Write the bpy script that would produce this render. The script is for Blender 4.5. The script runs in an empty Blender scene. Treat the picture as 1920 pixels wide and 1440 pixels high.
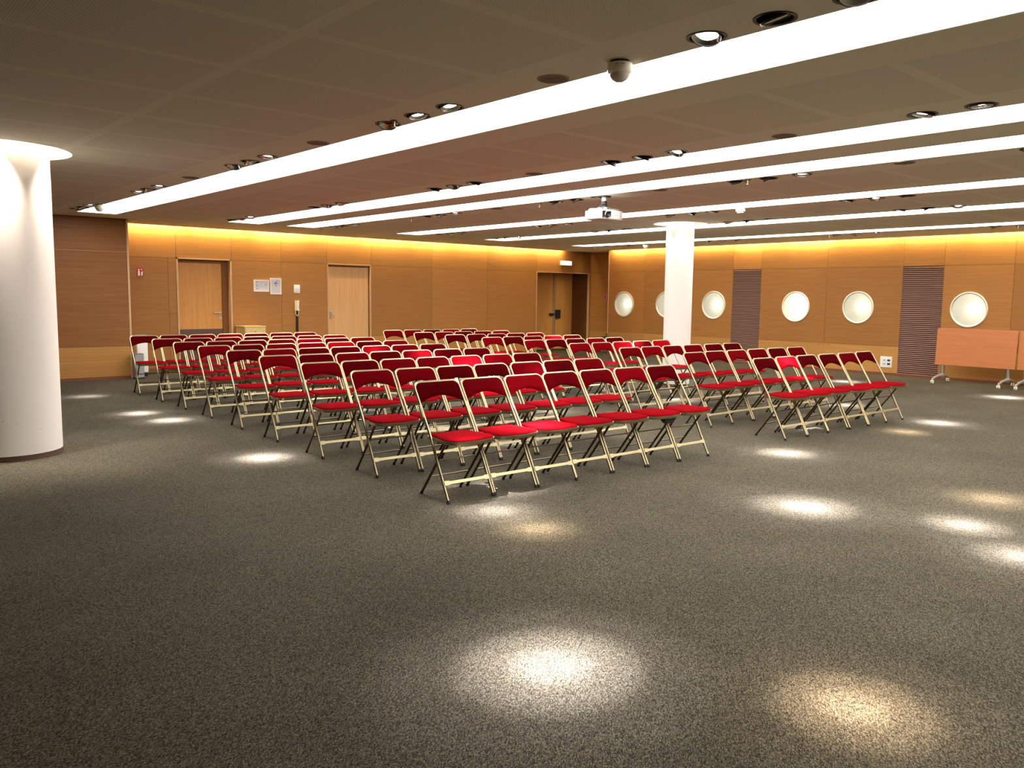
import bpy, bmesh, math, random
from mathutils import Vector, Matrix
random.seed(7)
PI = math.pi
scn = bpy.context.scene
COL = scn.collection

# ------------------------------------------------------------------ helpers
def link(o):
    COL.objects.link(o)
    return o

def obj(name, bm, mat, parent=None, smooth=False, loc=None, recalc=True):
    if recalc:
        bmesh.ops.recalc_face_normals(bm, faces=bm.faces[:])
    me = bpy.data.meshes.new(name)
    bm.to_mesh(me)
    bm.free()
    mats = mat if isinstance(mat, (list, tuple)) else [mat]
    for m in mats:
        me.materials.append(m)
    if smooth:
        me.polygons.foreach_set('use_smooth', [True] * len(me.polygons))
        try:
            me.set_sharp_from_angle(angle=math.radians(40))
        except Exception:
            pass
    o = link(bpy.data.objects.new(name, me))
    if parent is not None:
        o.parent = parent
    if loc is not None:
        o.location = loc
    return o

def empty(name, loc=(0, 0, 0), rz=0.0):
    o = link(bpy.data.objects.new(name, None))
    o.location = loc
    o.rotation_euler = (0, 0, rz)
    o.empty_display_size = .1
    return o

def tag(o, label, cat, group=None):
    o['label'] = label
    o['category'] = cat
    if group:
        o['group'] = group
    return o

def thing(name, label, cat, loc=(0, 0, 0), rz=0.0, group=None):
    return tag(empty(name, loc, rz), label, cat, group)

def struct(name, bm, mat, smooth=False, label=None):
    o = obj(name, bm, mat, None, smooth)
    o['kind'] = 'structure'
    if label:
        o['label'] = label
    return o

def kids(o):
    return list(o.children)

def copy_tree(o, parent=None):
    c = o.copy()
    COL.objects.link(c)
    if parent is not None:
        c.parent = parent
    for ch in kids(o):
        copy_tree(ch, c)
    return c

def B():
    return bmesh.new()

def box(bm, x0, x1, y0, y1, z0, z1, bev=0.0, seg=1, M=None):
    r = bmesh.ops.create_cube(bm, size=1.0)
    vs = r['verts']
    for v in vs:
        v.co = Vector(((x0 + x1) / 2 + v.co.x * (x1 - x0), (y0 + y1) / 2 + v.co.y * (y1 - y0), (z0 + z1) / 2 + v.co.z * (z1 - z0)))
    if bev > 0:
        es = list({e for v in vs for e in v.link_edges})
        g = bmesh.ops.bevel(bm, geom=es, offset=bev, segments=seg, affect='EDGES', profile=.5)
        vs = list({v for f in g['faces'] for v in f.verts} | {v for v in vs if v.is_valid})
    if M is not None:
        bmesh.ops.transform(bm, matrix=M, verts=vs)
    return vs

def tube(bm, pts, r, n=10, caps=True):
    pts = [Vector(p) for p in pts]
    rs = r if isinstance(r, (list, tuple)) else [r] * len(pts)
    rings = []
    up = None
    for i, p in enumerate(pts):
        a = pts[max(i - 1, 0)]
        b = pts[min(i + 1, len(pts) - 1)]
        d = (b - a).normalized()
        if up is None:
            up = d.orthogonal().normalized()
        else:
            up = (up - d * up.dot(d)).normalized()
        s = d.cross(up)
        rings.append([bm.verts.new(p + rs[i] * (math.cos(2 * PI * k / n) * up + math.sin(2 * PI * k / n) * s)) for k in range(n)])
    for i in range(len(rings) - 1):
        for k in range(n):
            bm.faces.new((rings[i][k], rings[i][(k + 1) % n], rings[i + 1][(k + 1) % n], rings[i + 1][k]))
    if caps:
        bm.faces.new(rings[0][::-1])
        bm.faces.new(rings[-1])

def lathe(bm, prof, n=32, M=None, cap0=False, cap1=False):
    """prof: list of (r, z)."""
    rings = []
    new = []
    for r, z in prof:
        if r < 1e-6:
            v = bm.verts.new((0, 0, z))
            rings.append([v])
            new.append(v)
        else:
            ring = [bm.verts.new((r * math.cos(2 * PI * k / n), r * math.sin(2 * PI * k / n), z)) for k in range(n)]
            rings.append(ring)
            new += ring
    for a, b in zip(rings, rings[1:]):
        for k in range(n):
            k2 = (k + 1) % n
            if len(a) == 1 and len(b) == 1:
                continue
            if len(a) == 1:
                bm.faces.new((a[0], b[k], b[k2]))
            elif len(b) == 1:
                bm.faces.new((a[k], a[k2], b[0]))
            else:
                bm.faces.new((a[k], a[k2], b[k2], b[k]))
    if cap0 and len(rings[0]) > 1:
        bm.faces.new(rings[0])
    if cap1 and len(rings[-1]) > 1:
        bm.faces.new(rings[-1])
    if M is not None:
        bmesh.ops.transform(bm, matrix=M, verts=new)
    return new

def cyl(bm, c, r, h, n=24, axis='z'):
    M = Matrix.Translation(Vector(c))
    if axis == 'x':
        M = M @ Matrix.Rotation(PI / 2, 4, 'Y')
    elif axis == 'y':
        M = M @ Matrix.Rotation(-PI / 2, 4, 'X')
    lathe(bm, [(r, 0), (r, h)], n, M, True, True)

def prism(bm, pts, d, M=None):
    """flat outline pts (x, y) extruded along z by d."""
    a = [bm.verts.new((p[0], p[1], 0)) for p in pts]
    b = [bm.verts.new((p[0], p[1], d)) for p in pts]
    n = len(pts)
    for i in range(n):
        bm.faces.new((a[i], a[(i + 1) % n], b[(i + 1) % n], b[i]))
    bm.faces.new(a[::-1])
    bm.faces.new(b)
    if M is not None:
        bmesh.ops.transform(bm, matrix=M, verts=a + b)

def sheet_with_holes(bm, outer, holes, to3):
    """planar face with holes; outlines in 2D, to3 maps (u, v) to 3D."""
    edges = []
    loops = []
    for lp in [outer] + holes:
        vs = [bm.verts.new(to3(u, v)) for u, v in lp]
        loops.append(vs)
        for i in range(len(vs)):
            edges.append(bm.edges.new((vs[i], vs[(i + 1) % len(vs)])))
    bmesh.ops.triangle_fill(bm, use_beauty=True, use_dissolve=False, edges=edges)
    return loops

def circle(cx, cy, r, n=32):
    return [(cx + r * math.cos(2 * PI * k / n), cy + r * math.sin(2 * PI * k / n)) for k in range(n)]

def rect(x0, x1, y0, y1):
    return [(x0, y0), (x1, y0), (x1, y1), (x0, y1)]

# ------------------------------------------------------------------ materials
def nmat(name):
    m = bpy.data.materials.new(name)
    m.use_nodes = True
    nt = m.node_tree
    p = nt.nodes['Principled BSDF']
    return m, nt, p

def mat(name, col, rough=.5, metal=0.0, spec=.5, noise=0.0, nscale=40.0, bump=0.0, bscale=200.0, sheen=0.0, sheentint=None, coat=0.0):
    m, nt, p = nmat(name)
    p.inputs['Base Color'].default_value = (*col, 1)
    p.inputs['Roughness'].default_value = rough
    p.inputs['Metallic'].default_value = metal
    p.inputs['Specular IOR Level'].default_value = spec
    if sheen:
        p.inputs['Sheen Weight'].default_value = sheen
        p.inputs['Sheen Roughness'].default_value = .4
        p.inputs['Sheen Tint'].default_value = (*(sheentint or col), 1)
    if coat:
        p.inputs['Coat Weight'].default_value = coat
    tc = nt.nodes.new('ShaderNodeTexCoord')
    if noise:
        n = nt.nodes.new('ShaderNodeTexNoise')
        n.inputs['Scale'].default_value = nscale
        n.inputs['Detail'].default_value = 4
        nt.links.new(tc.outputs['Object'], n.inputs['Vector'])
        mx = nt.nodes.new('ShaderNodeMix')
        mx.data_type = 'RGBA'
        mx.inputs[6].default_value = (*[c * (1 - noise) for c in col], 1)
        mx.inputs[7].default_value = (*[min(1, c * (1 + noise)) for c in col], 1)
        nt.links.new(n.outputs['Fac'], mx.inputs[0])
        nt.links.new(mx.outputs[2], p.inputs['Base Color'])
    if bump:
        n2 = nt.nodes.new('ShaderNodeTexNoise')
        n2.inputs['Scale'].default_value = bscale
        nt.links.new(tc.outputs['Object'], n2.inputs['Vector'])
        b = nt.nodes.new('ShaderNodeBump')
        b.inputs['Strength'].default_value = bump
        b.inputs['Distance'].default_value = .004
        nt.links.new(n2.outputs['Fac'], b.inputs['Height'])
        nt.links.new(b.outputs['Normal'], p.inputs['Normal'])
    return m

def emit(name, col, s):
    m = bpy.data.materials.new(name)
    m.use_nodes = True
    nt = m.node_tree
    nt.nodes.clear()
    o = nt.nodes.new('ShaderNodeOutputMaterial')
    e = nt.nodes.new('ShaderNodeEmission')
    e.inputs['Color'].default_value = (*col, 1)
    e.inputs['Strength'].default_value = s
    nt.links.new(e.outputs[0], o.inputs[0])
    return m

def wood(name, c1, c2, grain=(1.2, 1.2, 26.0), rough=.42, var=.18, spec=.35):
    """veneer: grain noise stretched along the horizontal, tone shift per board."""
    m, nt, p = nmat(name)
    tc = nt.nodes.new('ShaderNodeTexCoord')
    mp = nt.nodes.new('ShaderNodeMapping')
    mp.inputs['Scale'].default_value = grain
    nt.links.new(tc.outputs['Object'], mp.inputs['Vector'])
    geo = nt.nodes.new('ShaderNodeNewGeometry')
    add = nt.nodes.new('ShaderNodeVectorMath')
    add.operation = 'ADD'
    sc = nt.nodes.new('ShaderNodeVectorMath')
    sc.operation = 'SCALE'
    comb = nt.nodes.new('ShaderNodeCombineXYZ')
    for i in range(3):
        nt.links.new(geo.outputs['Random Per Island'], comb.inputs[i])
    nt.links.new(comb.outputs[0], sc.inputs[0])
    sc.inputs['Scale'].default_value = 37.0
    nt.links.new(mp.outputs[0], add.inputs[0])
    nt.links.new(sc.outputs[0], add.inputs[1])
    n = nt.nodes.new('ShaderNodeTexNoise')
    n.inputs['Scale'].default_value = 1.0
    n.inputs['Detail'].default_value = 7
    n.inputs['Roughness'].default_value = .62
    nt.links.new(add.outputs[0], n.inputs['Vector'])
    r = nt.nodes.new('ShaderNodeValToRGB')
    r.color_ramp.elements[0].position = .3
    r.color_ramp.elements[0].color = (*c1, 1)
    r.color_ramp.elements[1].position = .72
    r.color_ramp.elements[1].color = (*c2, 1)
    nt.links.new(n.outputs['Fac'], r.inputs[0])
    hs = nt.nodes.new('ShaderNodeHueSaturation')
    mr = nt.nodes.new('ShaderNodeMapRange')
    mr.inputs['To Min'].default_value = 1 - var
    mr.inputs['To Max'].default_value = 1 + var
    nt.links.new(geo.outputs['Random Per Island'], mr.inputs['Value'])
    nt.links.new(mr.outputs[0], hs.inputs['Value'])
    nt.links.new(r.outputs[0], hs.inputs['Color'])
    nt.links.new(hs.outputs[0], p.inputs['Base Color'])
    p.inputs['Roughness'].default_value = rough
    p.inputs['Specular IOR Level'].default_value = spec
    return m

def mathn(nt, op, a, b=None, c=None):
    n = nt.nodes.new('ShaderNodeMath')
    n.operation = op
    for i, v in enumerate((a, b, c)):
        if v is None:
            continue
        if isinstance(v, (int, float)):
            n.inputs[i].default_value = v
        else:
            nt.links.new(v, n.inputs[i])
    return n.outputs[0]

# --- carpet: looped pile, dark grey with lighter flecks
def make_carpet():
    m, nt, p = nmat('carpet')
    tc = nt.nodes.new('ShaderNodeTexCoord')
    mp = nt.nodes.new('ShaderNodeMapping')
    mp.vector_type = 'TEXTURE'
    mp.inputs['Rotation'].default_value = (0, 0, math.radians(-50))
    mp.inputs['Scale'].default_value = (1 / 250, 1 / 85, 1)
    nt.links.new(tc.outputs['Object'], mp.inputs['Vector'])
    vo = nt.nodes.new('ShaderNodeTexVoronoi')
    vo.inputs['Scale'].default_value = 1.0
    vo.inputs['Randomness'].default_value = .6
    nt.links.new(mp.outputs[0], vo.inputs['Vector'])
    n = nt.nodes.new('ShaderNodeTexNoise')
    n.inputs['Scale'].default_value = 300
    n.inputs['Detail'].default_value = 2
    nt.links.new(tc.outputs['Object'], n.inputs['Vector'])
    big = nt.nodes.new('ShaderNodeTexNoise')
    big.inputs['Scale'].default_value = 1.1
    big.inputs['Detail'].default_value = 5
    nt.links.new(tc.outputs['Object'], big.inputs['Vector'])
    # per loop tone
    sep = nt.nodes.new('ShaderNodeSeparateColor')
    nt.links.new(vo.outputs['Color'], sep.inputs[0])
    loop = mathn(nt, 'MULTIPLY', mathn(nt, 'SUBTRACT', .95, vo.outputs['Distance']), mathn(nt, 'ADD', mathn(nt, 'MULTIPLY', sep.outputs[0], .5), .55))
    f = mathn(nt, 'MULTIPLY', loop, mathn(nt, 'ADD', mathn(nt, 'MULTIPLY', n.outputs['Fac'], .6), .40))
    f = mathn(nt, 'MULTIPLY', f, mathn(nt, 'ADD', mathn(nt, 'MULTIPLY', big.outputs['Fac'], .5), .75))
    r = nt.nodes.new('ShaderNodeValToRGB')
    r.color_ramp.elements[0].position = .08
    r.color_ramp.elements[0].color = (.010, .008, .0045, 1)
    r.color_ramp.elements[1].position = .85
    r.color_ramp.elements[1].color = (.325, .290, .202, 1)
    nt.links.new(f, r.inputs[0])
    nt.links.new(r.outputs[0], p.inputs['Base Color'])
    p.inputs['Roughness'].default_value = .95
    p.inputs['Specular IOR Level'].default_value = .1
    b = nt.nodes.new('ShaderNodeBump')
    b.inputs['Strength'].default_value = .5
    b.inputs['Distance'].default_value = .004
    nt.links.new(loop, b.inputs['Height'])
    nt.links.new(b.outputs['Normal'], p.inputs['Normal'])
    return m

# --- ceiling: perforated plasterboard, plain bands beside the light strips
def make_ceiling():
    m, nt, p = nmat('perforated_plasterboard')
    tc = nt.nodes.new('ShaderNodeTexCoord')
    s = nt.nodes.new('ShaderNodeSeparateXYZ')
    nt.links.new(tc.outputs['Object'], s.inputs[0])
    X, Y = s.outputs[0], s.outputs[1]
    zone = None
    for a, b in ((-2.9, -.54), (-.46, .66), (.74, 1.86), (1.94, 3.05), (4.42, 5.45), (7.85, 8.95), (10.25, 11.2), (12.6, 13.95)):
        q = mathn(nt, 'MULTIPLY', mathn(nt, 'GREATER_THAN', X, a), mathn(nt, 'LESS_THAN', X, b))
        zone = q if zone is None else mathn(nt, 'ADD', zone, q)
    fy = mathn(nt, 'FRACT', mathn(nt, 'ADD', mathn(nt, 'DIVIDE', mathn(nt, 'SUBTRACT', Y, 4.54), .83), 20.0))
    band = mathn(nt, 'MULTIPLY', mathn(nt, 'GREATER_THAN', fy, .05), mathn(nt, 'LESS_THAN', fy, .95))
    zone = mathn(nt, 'MULTIPLY', zone, band)
    pitch = .0135
    ux = mathn(nt, 'SUBTRACT', mathn(nt, 'FRACT', mathn(nt, 'ADD', mathn(nt, 'DIVIDE', X, pitch), 1000.0)), .5)
    uy = mathn(nt, 'SUBTRACT', mathn(nt, 'FRACT', mathn(nt, 'ADD', mathn(nt, 'DIVIDE', Y, pitch), 1000.0)), .5)
    d = mathn(nt, 'SQRT', mathn(nt, 'ADD', mathn(nt, 'MULTIPLY', ux, ux), mathn(nt, 'MULTIPLY', uy, uy)))
    hole = mathn(nt, 'MULTIPLY', mathn(nt, 'LESS_THAN', d, .27), zone)
    mx = nt.nodes.new('ShaderNodeMix')
    mx.data_type = 'RGBA'
    mx.inputs[6].default_value = (*CEIL_COL, 1)
    mx.inputs[7].default_value = (*[c * .60 for c in CEIL_COL], 1)
    nt.links.new(hole, mx.inputs[0])
    nt.links.new(mx.outputs[2], p.inputs['Base Color'])
    p.inputs['Roughness'].default_value = .9
    p.inputs['Specular IOR Level'].default_value = .2
    return m

CEIL_COL = (.86, .855, .73)
M_carpet = make_carpet()
M_ceil = make_ceiling()
M_wood = wood('honey_veneer', (.325, .140, .036), (.395, .185, .054), spec=.18, grain=(1.6, 1.6, 55), var=.10)
M_wood2 = wood('honey_veneer_plinth', (.43, .205, .055), (.50, .26, .078), spec=.18, grain=(1.6, 1.6, 55), var=.08)
M_woodv = wood('door_veneer_upright', (.48, .215, .055), (.58, .29, .085), grain=(24, 24, 1.0), spec=.2)
M_woodlight = wood('pale_door_veneer', (.60, .32, .13), (.68, .40, .18), grain=(24, 24, 1.0), var=.03, spec=.2)
M_wooddark = wood('brown_veneer', (.21, .085, .027), (.28, .122, .040), grain=(1.2, 1.2, 50), var=.06, spec=.15)
M_niche = wood('niche_veneer_shaded', (.12, .043, .012), (.17, .066, .019), grain=(1.2, 1.2, 50), var=.05, spec=.15)  # same wood, darkened so the colour holds the shade inside the niche
M_woodedge = wood('edge_banding', (.55, .34, .17), (.62, .40, .22), grain=(8, 8, 8), var=.03)
M_rebate = mat('dark_rebate', (.20, .082, .026), .7, spec=.2)
M_gap = mat('dark_joint', (.11, .052, .02), .9)
M_skirt = mat('reddish_skirting', (.20, .055, .022), .5, noise=.15)
M_cream = wood('cabinet_veneer', (.60, .42, .16), (.70, .50, .22), grain=(1.2, 1.2, 14), var=.02)
M_orange = wood('orange_table_laminate', (.45, .150, .046), (.52, .185, .060), grain=(1.5, 1.5, 20), var=.03)
M_white = mat('white_paint', (.80, .77, .72), .6, noise=.03, nscale=3)
M_pillar = mat('pillar_plaster', (.80, .75, .70), .7, noise=.04, nscale=2.5)
M_scuff = mat('grey_scuff', (.36, .33, .31), .8)
M_whiteplastic = mat('white_plastic', (.82, .80, .76), .35)
M_creamplastic = mat('cream_plastic', (.80, .74, .58), .35)
M_greyplastic = mat('grey_plastic', (.30, .29, .27), .5)
M_black = mat('black_plastic', (.012, .012, .012), .45)
M_blackmetal = mat('black_metal', (.02, .018, .016), .35, metal=.3)
M_gold = mat('champagne_metal', (.45, .375, .235), .32, metal=1.0, noise=.06, nscale=30)
M_dullgold = mat('brushed_champagne_metal', (.46, .39, .225), .40, metal=.9)
M_bronze = mat('bronze_tube', (.12, .088, .052), .28, metal=1.0)
M_chrome = mat('chrome', (.82, .81, .80), .12, metal=1.0)
M_rim = mat('satin_nickel', (.80, .73, .62), .38, metal=.6)
M_steel = mat('brushed_steel', (.55, .54, .52), .35, metal=1.0)
M_rubber = mat('black_rubber', (.02, .02, .02), .8)
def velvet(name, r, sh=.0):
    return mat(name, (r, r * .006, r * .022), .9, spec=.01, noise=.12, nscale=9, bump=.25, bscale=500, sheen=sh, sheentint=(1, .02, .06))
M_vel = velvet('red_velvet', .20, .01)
M_vel_r = velvet('red_velvet_back', .135)  # four backrest reds: nap plus downlight and shade put into the colour
M_vel_d = velvet('red_velvet_nap_shaded', .056)
M_vel_m = velvet('red_velvet_nap_half_lit', .092)
M_vel_b = velvet('red_velvet_nap_lit', .28, .02)
M_slat = mat('mauve_slat', (.40, .235, .205), .5, noise=.08)
M_red = mat('sign_red', (.45, .012, .02), .5)
M_signwhite = mat('sign_white', (.80, .74, .70), .5)
M_print = mat('print_grey', (.20, .18, .22), .7)
M_printlight = mat('print_pale', (.50, .46, .48), .7)
M_paper = mat('paper', (.66, .63, .66), .8)
M_kick = mat('kick_plate', (.13, .066, .052), .6, spec=.25)
M_riser = mat('dark_brown_plastic', (.030, .010, .008), .6, spec=.2)
M_glassdark = mat('dark_lens', (.01, .01, .012), .08, coat=1.0)
M_vent = mat('bluish_grille', (.45, .50, .58), .5)
M_speaker = mat('speaker_mesh', (.20, .16, .125), .8, noise=.1, nscale=300)
M_speakerrim = mat('speaker_rim', (.34, .27, .20), .7)
M_strip = emit('strip_diffuser_light', (1.0, .96, .90), 10.4)
M_lamp = emit('lit_lamp', (1.0, .96, .9), 22.0)
M_lampw = emit('warm_lit_lamp', (1.0, .80, .55), 14.0)
M_ring = emit('ring_tube_light', (1.0, .90, .74), 20.0)
M_tubelight = emit('cove_tube_light', (1.0, .80, .42), 6.0)
M_exit = emit('exit_sign_light', (1.0, .98, .93), 3.2)

def frosted():
    m = bpy.data.materials.new('frosted_glass')
    m.use_nodes = True
    nt = m.node_tree
    nt.nodes.clear()
    o = nt.nodes.new('ShaderNodeOutputMaterial')
    t = nt.nodes.new('ShaderNodeBsdfTranslucent')
    t.inputs['Color'].default_value = (.86, .88, .80, 1)
    d = nt.nodes.new('ShaderNodeBsdfDiffuse')
    d.inputs['Color'].default_value = (.66, .70, .62, 1)
    g = nt.nodes.new('ShaderNodeBsdfGlossy')
    g.inputs['Roughness'].default_value = .15
    m1 = nt.nodes.new('ShaderNodeMixShader')
    m1.inputs[0].default_value = .45
    m2 = nt.nodes.new('ShaderNodeMixShader')
    m2.inputs[0].default_value = .06
    nt.links.new(t.outputs[0], m1.inputs[1])
    nt.links.new(d.outputs[0], m1.inputs[2])
    nt.links.new(m1.outputs[0], m2.inputs[1])
    nt.links.new(g.outputs[0], m2.inputs[2])
    nt.links.new(m2.outputs[0], o.inputs[0])
    return m
M_frost = frosted()

# ------------------------------------------------------------------ dimensions
CZ = 2.707           # ceiling height
YB = 16.02           # back wall face
YBC = 15.90          # ceiling edge at the back wall
XR = 16.47           # right wall face
XRC = 16.37          # ceiling edge at the right wall
XR2 = 16.885         # right wall face in the corner niche
YN = 14.96           # where the thick right wall panelling ends
YL = 15.0            # face of the brown wall at the left
XLE = 4.42           # its right-hand end
X0, Y0 = -3.2, -3.2  # hidden sides of the hall
STR = [(3.456, 4.029), (5.852, 6.424), (6.938, 7.487), (9.306, 9.856), (11.594, 12.204), (14.298, 14.835)]
YEND = 14.24
PIL = [(1.445, 8.55, .42, .60), (11.27, 8.66, .228, .44)]
DLX = [3.34, 5.72, 7.60, 9.965, 11.45, 14.945]
GRP = [(1.72, 2.09, 2.45), (4.46, 4.83, 5.20), (7.19, 7.56, 7.93), (10.08, 10.46, 10.84), (13.0, 13.38, 13.74)]
RD = .084

# ------------------------------------------------------------------ floor
bm = B()
box(bm, X0, XR2 + .2, Y0, 17.2, -.06, 0)
struct('floor', bm, M_carpet, label='dark grey loop-pile carpet over the whole hall')

# ------------------------------------------------------------------ ceiling
SPK = [(3.34, 3.49), (3.34, 6.25), (3.34, 9.08), (5.74, 3.47), (5.73, 6.24), (7.58, 3.38), (7.57, 6.13), (7.60, 9.05)]
bm = B()
holes = [rect(a, b, Y0 + .5, YEND) for a, b in STR]
def ring_outline(i, rd):
    x, y = PIL[i][:2]
    pts = circle(x, y, rd, 64)
    if i == 1:        # the recess around the slender pillar stops at the fifth light slot
        pts = [(min(px, STR[4][0] - .022), py) for px, py in pts]
        q = []
        for p in pts:
            if not q or (abs(p[0] - q[-1][0]) + abs(p[1] - q[-1][1])) > 1e-4:
                q.append(p)
        pts = q
    return pts
holes += [ring_outline(i, PIL[i][3]) for i in range(2)]
for x, gs in zip(DLX, [GRP] * 6):
    for g in gs:
        for y in g:
            holes.append(circle(x, y - (.08 if x > 7 else 0), RD, 24))
outer = [(X0, Y0), (XRC, Y0), (XRC, YN), (XR2, YN), (XR2, YBC), (XLE, YBC), (XLE, YL), (X0, YL)]
sheet_with_holes(bm, outer, holes, lambda u, v: (u, v, CZ))
for f in bm.faces:
    f.normal_update()
    if f.normal.z > 0:
        f.normal_flip()
struct('ceiling', bm, M_ceil, label='brownish perforated plasterboard ceiling with long light slots').data.update()

# thin edge of the ceiling board along the coves and the closed cove boxes above
bm = B()
box(bm, XLE, XR2, YBC - .02, YBC, CZ, CZ + .03)
box(bm, XLE, XR2, YBC - .30, YBC - .28, CZ, CZ + .26)
box(bm, XLE, XR2, YBC - .30, YB + .02, CZ + .24, CZ + .26)
box(bm, XRC - .02, XRC, Y0, YN, CZ, CZ + .03)
box(bm, XRC - .30, XRC - .28, Y0, YN, CZ, CZ + .26)
box(bm, XRC - .30, XR + .04, Y0, YN, CZ + .24, CZ + .26)
struct('trim_1', bm, M_white, label='white ceiling edge of the light coves along two walls')

# ------------------------------------------------------------------ walls
G = .0022
def panels_y(bm, xs, zs, y, t=.03, skip=(), mi=None):
    """boards of a wall facing -Y."""
    for i in range(len(xs) - 1):
        for k in range(len(zs) - 1):
            if (i, k) in skip:
                continue
            vs = box(bm, xs[i] + G, xs[i + 1] - G, y, y + t, zs[k] + G, zs[k + 1] - G)
            if mi is not None:
                for f in {f for v in vs for f in v.link_faces}:
                    f.material_index = mi(i, k)

ZS = 2.125    # seam above the doors
ZD = .56      # top of the lower boards
xs = [XLE, 5.566, 6.640, 7.685, 8.733, 9.818, 11.483, 13.170, 14.848, XR2]
bm = B()
def bmi(i, k):
    return 1 if k == 0 else 0
panels_y(bm, xs, [0.05, ZD, ZS, CZ + .24], YB, skip={(0, 0), (0, 1), (1, 0), (1, 1), (4, 0), (4, 1), (8, 0), (8, 1)}, mi=bmi)
panels_y(bm, [XLE, 5.415], [.05, ZS], YB)
panels_y(bm, [5.415, 5.566], [.05, 1.085, ZS], YB)
# narrow boards: beside the first door and beside the niche
box(bm, 16.84 + G, XR2 - G, YB, YB + .03, .05, ZS - G)
# backing behind the joints
def bk(x0, x1, z0, z1):
    vs = box(bm, x0, x1, YB + .012, YB + .06, z0, z1)
    for f in {f for v in vs for f in v.link_faces}:
        f.material_index = 2
bk(XLE, 5.575, 0, CZ + .24)
bk(6.63, 8.745, 0, CZ + .24)
bk(9.805, 14.86, 0, CZ + .24)
for a, b in ((5.575, 6.63), (8.745, 9.805), (14.86, 16.86)):
    bk(a, b, ZS + .012, CZ + .24)
bk(16.86, XR2, 0, CZ + .24)
struct('wall_back', bm, [M_wood, M_wood2, M_gap], label='honey veneer panelled back wall washed by warm cove light')

bm = B()
for a, b in ((XLE, 5.56), (6.65, 8.72), (9.83, 14.84)):
    box(bm, a, b, YB - .004, YB + .02, 0, .05)
struct('baseboard_back', bm, M_skirt)

# deep door niche at the right end of the back wall
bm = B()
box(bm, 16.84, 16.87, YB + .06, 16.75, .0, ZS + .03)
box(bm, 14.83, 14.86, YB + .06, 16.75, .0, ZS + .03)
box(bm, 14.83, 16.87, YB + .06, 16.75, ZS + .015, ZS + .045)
struct('wall_niche', bm, M_niche, label='shade-darkened veneer sides of the deep doorway niche')
bm = B()
box(bm, 14.842, 14.862, YB - .008, YB + .06, 0, ZS + .012)
box(bm, 16.832, 16.852, YB - .008, YB + .06, 0, ZS + .012)
box(bm, 14.842, 16.852, YB - .008, YB + .06, ZS - .008, ZS + .012)
struct('trim_2', bm, M_woodedge, label='pale edging around the deep doorway niche')

# brown wall at the left
bm = B()
def pl(z0, z1, mi):
    vs = box(bm, X0, XLE - .022, YL, YL + .05, z0 + G, z1 - G)
    for f in {f for v in vs for f in v.link_faces}:
        f.material_index = mi
pl(.05, .30, 1); pl(.30, .545, 1); pl(.545, 2.15, 0); pl(2.15, CZ, 0)
vs = box(bm, X0, XLE - .022, YL + .003, YL + .06, 0, CZ)
for f in {f for v in vs for f in v.link_faces}:
    f.material_index = 2
# fine horizontal grooves of the lower boards
for k in range(22):
    z = .07 + k * .0215
    vs = box(bm, X0, XLE - .024, YL - .004, YL + .004, z, z + .013)
    for f in {f for v in vs for f in v.link_faces}:
        f.material_index = 1
struct('wall_left', bm, [M_wooddark, M_wood2, M_woodedge], label='brown veneer wall section beside the round pillar')
bm = B()
box(bm, XLE - .022, XLE + .008, YL - .006, YL + .06, 0, CZ)
struct('trim_3', bm, M_woodedge, label='pale upright edging at the end of the brown wall')
bm = B()
box(bm, XLE - .02, XLE + .0, YL + .06, YB, 0, CZ + .24)
struct('wall_return', bm, M_wood, label='short return wall behind the brown wall')
bm = B()
box(bm, X0, XLE - .03, YL - .012, YL, 0, .05)
struct('baseboard_left', bm, M_skirt)

# right wall with porthole openings
ZRS, ZRD = 2.15, .575
seams = [Y0, .0, 1.0, 2.57, 3.36, 3.71, 5.278, 6.472, 7.235, 8.805, 10.374, 11.11, 12.45, 13.725, YN]
louv = {(6.472, 7.235), (10.374, 11.11)}
PORT = [(14.392, 1.31), (13.01, 1.322), (11.61, 1.328), (9.495, 1.328), (8.103, 1.334), (5.99, 1.33)]
RP = .318
bm = B()
def setmi(vs, i):
    for f in {f for v in vs if v.is_valid for f in v.link_faces}:
        f.material_index = i
for a, b in zip(seams, seams[1:]):
    lv = any(abs(a - l[0]) < .01 for l in louv)
    setmi(box(bm, XR, XR + .03, a + G, b - G, ZRS + G, CZ + .24), 0)
    if lv:
        continue
    setmi(box(bm, XR, XR + .03, a + G, b - G, .05, ZRD - G), 1)
    # middle board, with round openings where a porthole sits
    hs = [(y, z) for y, z in PORT if a < y < b]
    if not hs:
        setmi(box(bm, XR, XR + .03, a + G, b - G, ZRD + G, ZRS - G), 0)
    else:
        n0 = len(bm.faces)
        lp = sheet_with_holes(bm, rect(a + G, b - G, ZRD + G, ZRS - G), [circle(y, z, RP, 48) for y, z in hs], lambda u, v: (XR, u, v))
        bm.faces.ensure_lookup_table()
        for ring in lp[1:]:
            r2 = [bm.verts.new((XR + .05, v.co.y, v.co.z)) for v in ring]
            for i in range(len(ring)):
                j = (i + 1) % len(ring)
                f = bm.faces.new((ring[i], ring[j], r2[j], r2[i]))
        # edges of the board
        ring = lp[0]
        r2 = [bm.verts.new((XR + .03, v.co.y, v.co.z)) for v in ring]
        for i in range(len(ring)):
            j = (i + 1) % len(ring)
            bm.faces.new((ring[i], ring[j], r2[j], r2[i]))
# dark backing with the same openings
n0 = len(bm.faces)
old = set(bm.faces)
sheet_with_holes(bm, rect(Y0, YN, 0, CZ + .24), [circle(y, z, RP + .004, 48) for y, z in PORT], lambda u, v: (XR + .016, u, v))
for f in bm.faces:
    if f not in old:
        f.material_index = 2
o = struct('wall_right', bm, [M_wood, M_wood2, M_gap], label='honey veneer right wall with portholes and louvred bands')

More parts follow.
